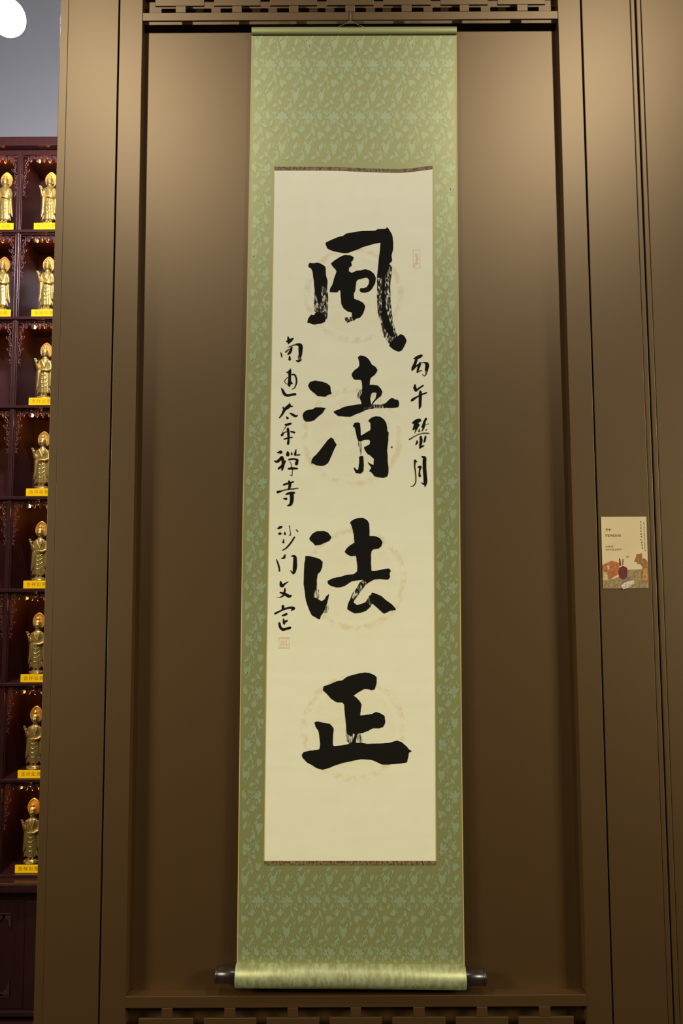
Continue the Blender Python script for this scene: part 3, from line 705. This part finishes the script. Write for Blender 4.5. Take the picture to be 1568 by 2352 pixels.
cb('base_rail', x_l, x_r, YS0 - 0.044, YS0 - 0.02, zb0 - 0.020, zb0 - 0.001, 0.004)
cb('base_plinth', x_l, x_r, YS0 - 0.030, YS0 + DEP, ZF, ZF + 0.05, 0.003)
cb('base_skirt', x_l, x_r, YS0 - 0.036, YS0 - 0.0201, ZF + 0.052, zb0 - 0.052, 0.003)
cb('base_rail', x_l, x_r, YS0 - 0.050, YS0 - 0.02, zb0 - 0.050, zb0 - 0.034, 0.004)
for k in range(2):
    xd1 = xg - 0.001 - k * 0.152; xd0 = xd1 - 0.148
    door = cb('cabinet_door', xd0, xd1, YS0 - 0.030, YS0 - 0.02, zb0 + 0.001, zb1 - 0.001, 0.002)
    zi0, zi1 = zb0 + 0.048, zb1 - 0.050
    xi0, xi1 = xd0 + 0.048, xd1 - 0.047
    for (cx, sx) in ((xi0, 1), (xi1, -1)):
        for (cz, sz) in ((zi0, 1), (zi1, -1)):
            bm = bmesh.new()
            pts = [(0, 0), (0.034, 0), (0.030, 0.006), (0.022, 0.007), (0.018, 0.014), (0.010, 0.018), (0.009, 0.030), (0.004, 0.040), (0, 0.052)]
            lo = [bm.verts.new((cx + sx * a, YS0 - 0.0302, cz + sz * b)) for a, b in pts]; hi = [bm.verts.new((cx + sx * a * .96, YS0 - 0.0345, cz + sz * b * .96)) for a, b in pts]
            for i in range(len(pts)):
                j = (i + 1) % len(pts); bm.faces.new((lo[i], lo[j], hi[j], hi[i]))
            for tri in tessellate_polygon([[Vector((a, b, 0)) for a, b in pts]]): bm.faces.new([hi[i] for i in tri])
            obj('carved_corner', bm, CARVE, door)
    cb('door_moulding', xi0, xi1, YS0 - 0.0335, YS0 - 0.0302, zi0 - 0.008, zi0 - 0.003, 0.001, CARVE, door)
    cb('door_moulding', xi0, xi1, YS0 - 0.0335, YS0 - 0.0302, zi1 + 0.003, zi1 + 0.008, 0.001, CARVE, door)

# carved brackets down each niche side, scalloped valances, little lights
def curl(cx, cz, r0, turns, a0, sgn, n=18):
    return [(cx + (r0 * (1 - 0.8 * i / n)) * math.cos(a0 + sgn * turns * 2 * math.pi * i / n), cz + (r0 * (1 - 0.8 * i / n)) * math.sin(a0 + sgn * turns * 2 * math.pi * i / n)) for i in range(n + 1)]
def bracket_mesh(sx):
    bm = bmesh.new()
    def T(pl, r=0.0017): tube(bm, [Vector((sx * x, 0, z)) for x, z in pl], [r * (1.15 - 0.6 * i / (len(pl) - 1)) for i in range(len(pl))], 6)
    T([(0.001 + 0.005 * (1 + math.sin(i * 0.95)) + 0.0095 * (1 - i / 22) ** 2, -0.006 - 0.165 * i / 22) for i in range(23)], 0.0020)
    for cx, cz, r, a, s in ((0.019, -0.016, 0.009, 3.1, 1), (0.012, -0.036, 0.008, 1.5, -1), (0.014, -0.060, 0.010, 0.5, -1), (0.009, -0.083, 0.007, 2.6, 1), (0.011, -0.106, 0.009, 0.4, -1), (0.007, -0.128, 0.006, 2.0, 1), (0.006, -0.147, 0.005, 0.3, -1), (0.034, -0.010, 0.007, 0.0, 1)):
        T(curl(cx, cz, r, 1.15, a, s), 0.0017)
    T([(0.0, -0.004), (0.016, -0.006), (0.030, -0.004), (0.044, -0.002)], 0.0018)
    for cx, cz in ((0.007, -0.022), (0.010, -0.048), (0.006, -0.071), (0.008, -0.094), (0.005, -0.117), (0.004, -0.160)):
        m = Matrix.Translation((sx * cx, -0.001, cz)) @ Matrix.Diagonal((1, 0.8, 1.7, 1))
        bmesh.ops.create_icosphere(bm, subdivisions=1, radius=0.0032, matrix=m)
    me = bpy.data.meshes.new('carved_bracket'); bm.to_mesh(me); bm.free(); me.materials.append(CARVE)
    for p in me.polygons: p.use_smooth = True
    return me
BR = {1: bracket_mesh(1), -1: bracket_mesh(-1)}
def valance_mesh(w):
    bm = bmesh.new(); n = 9
    for i in range(n):
        c = -w / 2 + w * (i + .5) / n; h = 0.017 + 0.006 * math.cos(i * math.pi)
        m = Matrix.Translation((c, 0, -h * 0.55)) @ Matrix.Diagonal((w / n * 0.56, 0.003, h * 0.62, 1))
        bmesh.ops.create_uvsphere(bm, u_segments=10, v_segments=6, radius=1, matrix=m)
    for i in range(n):
        tube(bm, [Vector((x, -0.003, z)) for x, z in curl(-w / 2 + w * (i + .5) / n, -0.010, 0.0055, 1.2, i * 1.3, 1 if i % 2 else -1)], 0.0010, 5)
    me = bpy.data.meshes.new('carved_valance'); bm.to_mesh(me); bm.free(); me.materials.append(CARVE)
    for p in me.polygons: p.use_smooth = True
    return me
VAL = valance_mesh(PIT - 0.060)
def bulb_mesh(m):
    bm = bmesh.new()
    bmesh.ops.create_uvsphere(bm, u_segments=12, v_segments=8, radius=1, matrix=Matrix.Diagonal((0.0055, 0.0055, 0.0085, 1)))
    me = bpy.data.meshes.new('niche_bulb'); bm.to_mesh(me); bm.free(); me.materials.append(m)
    for p in me.polygons: p.use_smooth = True
    return me
BL, BLD = bulb_mesh(BULB), bulb_mesh(BULB_DIM)
def put(name, me, loc, parent):
    o = bpy.data.objects.new(name, me); link(o, parent); o.location = Vector(loc) - wloc(parent); return o
tops = [az(354, 60, YS0)] + [z - 0.019 for z in levels[:-1]]
bright = {2, 3, 4}
for li, zt in enumerate(tops):
    for ci, xc in enumerate((XDIV - PIT / 2, XDIV + PIT / 2)):
        put('carved_bracket', BR[1], (xc - PIT / 2 + UPW / 2 + 0.004, YS0 + 0.010, zt), cab)
        put('carved_bracket', BR[-1], (xc + PIT / 2 - UPW / 2 - 0.004, YS0 + 0.010, zt), cab)
        put('carved_valance', VAL, (xc, YS0 + 0.016, zt), cab)
        for dx in (-0.0205, 0.0205):
            put('niche_bulb', BL if li in bright else BLD, (xc + dx, YS0 + 0.006 + 0.02, zt - 0.014), cab)
        pl = bpy.data.lights.new('niche_light', 'POINT'); pl.energy = 0.26; pl.color = (1.0, 0.46, 0.08); pl.shadow_soft_size = 0.0
        put('niche_light', pl, (xc + 0.014, YS0 + 0.026, zt - 0.034), cab)

# ---- the gilded statue (built once, copied)
def remeshed(bm, vox, name):
    me = bpy.data.meshes.new(name); bm.to_mesh(me); bm.free()
    o = bpy.data.objects.new(name, me); COL.objects.link(o)
    md = o.modifiers.new('r', 'REMESH'); md.mode = 'VOXEL'; md.voxel_size = vox; md.use_smooth_shade = True
    sm = o.modifiers.new('s', 'SMOOTH'); sm.iterations = 2; sm.factor = 0.4
    dg = bpy.context.evaluated_depsgraph_get(); dg.update()
    me2 = bpy.data.meshes.new_from_object(o.evaluated_get(dg)); me2.name = name
    bpy.data.objects.remove(o); bpy.data.meshes.remove(me)
    return me2
def statue_body():
    bm = bmesh.new()
    f = 0.05
    # robe, waist, chest, shoulders: one lofted trunk (front is -y)
    loft(bm, [ell(0.0, 0, 0.021, 0.0150, 0.0110, 36, 0.02), ell(0, 0, 0.024, 0.0205, 0.0135, 36, f), ell(0, 0, 0.045, 0.0205, 0.0140, 36, f), ell(-0.001, 0, 0.070, 0.0205, 0.0140, 36, f, 9, .5),
              ell(0, 0, 0.095, 0.0195, 0.0135, 36, 0.04, 9, 1), ell(0, 0, 0.112, 0.0180, 0.0125, 36, 0.02), ell(0, 0, 0.130, 0.0190, 0.0130, 36), ell(0, 0, 0.143, 0.0205, 0.0125, 36), ell(0, 0, 0.151, 0.0190, 0.0105, 36), ell(0, 0, 0.1565, 0.0100, 0.0080, 36), ell(0, -0.001, 0.166, 0.0062, 0.0062, 36)])
    # head, top-knot, ears, nose, brow, mouth
    def ball(c, s, sub=3): bmesh.ops.create_icosphere(bm, subdivisions=sub, radius=1, matrix=Matrix.Translation(c) @ Matrix.Diagonal((*s, 1)))
    ball((0, -0.002, 0.1765), (0.0112, 0.0118, 0.0152)); ball((0, 0, 0.185), (0.0118, 0.0118, 0.0105)); ball((0, 0.001, 0.1985), (0.0060, 0.0060, 0.0085))
    for s in (-1, 1): ball((s * 0.0118, 0, 0.174), (0.0020, 0.0034, 0.0080), 2)
    ball((0, -0.0138, 0.1745), (0.0018, 0.0026, 0.0042), 2); ball((0, -0.0128, 0.1675), (0.0034, 0.0016, 0.0012), 2)
    for s in (-1, 1): ball((s * 0.0046, -0.0122, 0.1788), (0.0035, 0.0016, 0.0012), 2)
    # right arm (viewer's left) raised, palm forward with five fingers
    tube(bm, [(-0.0175, 0, 0.147), (-0.0235, -0.001, 0.130), (-0.0250, -0.006, 0.117)], [0.0072, 0.0066, 0.0062], 10)
    tube(bm, [(-0.0250, -0.006, 0.117), (-0.0262, -0.012, 0.127), (-0.0275, -0.015, 0.136)], [0.0060, 0.0046, 0.0036], 10)
    ball((-0.0290, -0.0155, 0.1420), (0.0048, 0.0024, 0.0058), 2)
    for k, (dx, L) in enumerate(((-0.0040, 0.0090), (-0.0016, 0.0108), (0.0008, 0.0106), (0.0032, 0.0088))):
        b = Vector((-0.0292 + dx, -0.0155, 0.1455)); tube(bm, [b, b + Vector((-0.0016, -0.0006, L * .55)), b + Vector((-0.0036, -0.0014, L))], [0.00145, 0.00135, 0.0010], 6)
    tube(bm, [(-0.0256, -0.0160, 0.1405), (-0.0228, -0.0166, 0.1450), (-0.0220, -0.0168, 0.1480)], [0.0017, 0.0015, 0.0011], 6)
    # left arm bent across the waist, open palm
    tube(bm, [(0.0175, 0, 0.147), (0.0240, -0.001, 0.128), (0.0245, -0.004, 0.113)], [0.0072, 0.0066, 0.0060], 10)
    tube(bm, [(0.0245, -0.004, 0.113), (0.0150, -0.014, 0.108), (0.0060, -0.0185, 0.1080)], [0.0060, 0.0048, 0.0036], 10)
    ball((0.0020, -0.0200, 0.1090), (0.0062, 0.0044, 0.0026), 2)
    for k, dy in enumerate((-0.0030, -0.0010, 0.0010, 0.0028)):
        b = Vector((-0.0020, -0.0200 + dy, 0.1092)); tube(bm, [b, b + Vector((-0.0040, -0.0008, 0.0006)), b + Vector((-0.0075 + abs(dy) * .6, -0.0010, 0.0020))], [0.0014, 0.0013, 0.0010], 6)
    tube(bm, [(0.0030, -0.0215, 0.1105), (0.0005, -0.0225, 0.1140)], [0.0016, 0.0011], 6)
    # hanging sleeves and sash folds
    for s, zz in ((-1, 0.0), (1, 0.004)):
        loft(bm, [ell(s * 0.0235, -0.001, 0.117 + zz, 0.0052, 0.0070, 14), ell(s * 0.0235, 0, 0.095, 0.0058, 0.0068, 14), ell(s * 0.0245, 0.001, 0.070, 0.0060, 0.0056, 14), ell(s * 0.0275, 0.001, 0.050, 0.0050, 0.0040, 14), ell(s * 0.0305, 0.001, 0.036, 0.0016, 0.0020, 14)])
        tube(bm, [(s * 0.020, -0.004, 0.040), (s * 0.0235, -0.003, 0.028), (s * 0.0265, -0.002, 0.0190)], [0.004, 0.003, 0.0012], 8)
    for k in range(4):
        z = 0.092 - k * 0.0155
        tube(bm, [(-0.0135, -0.0100, z + 0.006), (-0.006, -0.0140, z - 0.001), (0.000, -0.0148, z - 0.004), (0.006, -0.0140, z - 0.001), (0.0135, -0.0100, z + 0.006)], [0.0006, 0.0009, 0.0010, 0.0009, 0.0006], 6)
    tube(bm, [(-0.010, -0.0105, 0.150), (-0.003, -0.0140, 0.133), (0.004, -0.0140, 0.118)], [0.0015, 0.0020, 0.0015], 6)
    tube(bm, [(0.011, -0.0100, 0.151), (0.009, -0.0135, 0.136), (0.004, -0.0140, 0.118)], [0.0018, 0.0024, 0.0015], 6)
    # ankles and feet
    for s in (-1, 1):
        tube(bm, [(s * 0.0068, -0.001, 0.028), (s * 0.0068, -0.002, 0.0150)], [0.0060, 0.0048], 10)
        ball((s * 0.0072, -0.006, 0.0148), (0.0046, 0.0088, 0.0030), 2)
    me = remeshed(bm, 0.0009, 'body'); me.materials.clear(); me.materials.append(GOLD); return me
def halo_mesh():
    bm = bmesh.new(); prof = []
    N = 40
    for i in range(N):
        a = 2 * math.pi * i / N
        x = 0.0245 * math.sin(a); z = -0.0300 * math.cos(a)
        if z > 0: z = z * (1 + 0.10 * (1 - abs(x) / 0.0245) ** 2); x *= (1 - 0.10 * (z / 0.033) ** 2)
        prof.append((x, z))
    cz = 0.1905
    loft(bm, [[Vector((x * s, y, cz + z * s)) for x, z in prof] for s, y in ((0.97, 0.0150), (1.0, 0.0138), (1.0, 0.0120), (0.95, 0.0105), (0.86, 0.0105), (0.82, 0.0122), (0.10, 0.0122))])
    for p in bm.faces: p.smooth = False
    me = bpy.data.meshes.new('halo'); bmesh.ops.recalc_face_normals(bm, faces=bm.faces); bm.to_mesh(me); bm.free(); me.materials.append(GOLD); return me
def lotus_mesh():
    bm = bmesh.new()
    loft(bm, [ell(0, 0, 0.0, 0.0275, 0.0225, 28), ell(0, 0, 0.003, 0.0275, 0.0225, 28), ell(0, 0, 0.007, 0.0215, 0.0180, 28), ell(0, 0, 0.0118, 0.0175, 0.0150, 28), ell(0, 0, 0.0128, 0.0150, 0.0130, 28)])
    for k in range(14):
        a = 2 * math.pi * k / 14
        M = Matrix.Rotation(a, 4, 'Z') @ Matrix.Translation((0.0225, 0, 0.0046)) @ Matrix.Rotation(0.75, 4, 'Y') @ Matrix.Diagonal((0.0022, 0.0050, 0.0066, 1))
        bmesh.ops.create_uvsphere(bm, u_segments=8, v_segments=6, radius=1, matrix=Matrix.Diagonal((1, 0.83, 1, 1)) @ M)
    me = bpy.data.meshes.new('lotus_base'); bm.to_mesh(me); bm.free(); me.materials.append(GOLD)
    for p in me.polygons: p.use_smooth = True
    return me
PW, PH = 0.0960, 0.0290
def text_mesh(s, size):
    cu = bpy.data.curves.new('lettering', 'FONT'); cu.body = s; cu.size = size; cu.align_x = 'CENTER'; cu.align_y = 'CENTER'; cu.extrude = 0.0002; cu.resolution_u = 2
    cu.space_character = 1.28
    o = bpy.data.objects.new('lettering', cu); COL.objects.link(o)
    dg = bpy.context.evaluated_depsgraph_get(); dg.update()
    me = bpy.data.meshes.new_from_object(o.evaluated_get(dg)); me.name = 'lettering'
    bpy.data.objects.remove(o)
    me.transform(Matrix.Rotation(math.pi / 2, 4, 'X')); me.materials.clear(); me.materials.append(PLATE_INK); return me
def boxmesh(name, m, *a):
    bm = box(*a); me = bpy.data.meshes.new(name); bm.to_mesh(me); bm.free(); me.materials.append(m); return me
ST = [('body', statue_body()), ('halo', halo_mesh()), ('lotus_base', lotus_mesh())]
PED = boxmesh('pedestal', PEDESTAL, -PW / 2, PW / 2, -0.0235, 0.0235, -PH, 0.0, 0.001)
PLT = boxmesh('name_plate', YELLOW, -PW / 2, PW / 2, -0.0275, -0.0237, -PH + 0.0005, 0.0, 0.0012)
TXM = text_mesh('吉祥如意', 0.0165)
names = ['top', 'second', 'third', 'fourth', 'fifth', 'sixth', 'seventh', 'lowest']
YST = YS0 + 0.0335
XST = meanx([(118, 450), (110, 640), (101, 840), (92, 1050), (82, 1260), (77, 1475), (74, 1690), (71, 1910)], YST) + 0.006
def statue(xc, z, label, k, sc):
    root = empty('buddha_statue', (xc, YST, z), label, 'statue', 'gilded statues in the shrine cabinet niches')
    root.scale = (sc, sc, sc)
    for nm, me in ST:
        o = bpy.data.objects.new(nm, me); link(o, root); o.location = (0, 0, PH)
    o = bpy.data.objects.new('pedestal', PED); link(o, root); o.location = (0, 0, PH)
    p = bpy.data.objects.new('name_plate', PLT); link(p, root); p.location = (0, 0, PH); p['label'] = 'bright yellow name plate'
    tx = bpy.data.objects.new('lettering', TXM); link(tx, p); tx.location = (0, -0.0276, -PH / 2)
    return root
for li in range(8):
    z = levels[li] if li < 7 else levels[li] + 0.004
    nm = names[li]
    statue(XST, z + 0.0003, f'gold standing Buddha statue on yellow plate, {nm} niche of the column beside the brown wall', li, 1.0)
for li in range(2):
    statue(XST - PIT, levels[li] + 0.0003, f'gold standing Buddha statue cut by the photo\'s left edge, {names[li]} niche', li, 1.0)

# ------------------------------------------------------------------ white lamp at the upper left
YL = 0.22
lc = at(17, 40, YL)
lamp = empty('ceiling_lamp', (lc.x, lc.y, ZTOP), 'round glaring white lamp hanging above the shrine cabinet', 'lamp')
bm = bmesh.new(); bmesh.ops.create_uvsphere(bm, u_segments=32, v_segments=16, radius=0.048, matrix=Matrix.Translation(lc)); obj('lit_globe', bm, LAMP, lamp, smooth=True)
bm = bmesh.new(); lathe_x(bm, [(0.044, 0.016), (0.056, 0.016), (0.058, 0.005), (ZTOP - lc.z - 0.008, 0.005), (ZTOP - lc.z - 0.007, 0.04), (ZTOP - lc.z, 0.04)], lc, (0, 0, 1), 20); obj('lamp_stem', bm, KNOB, lamp, smooth=False)
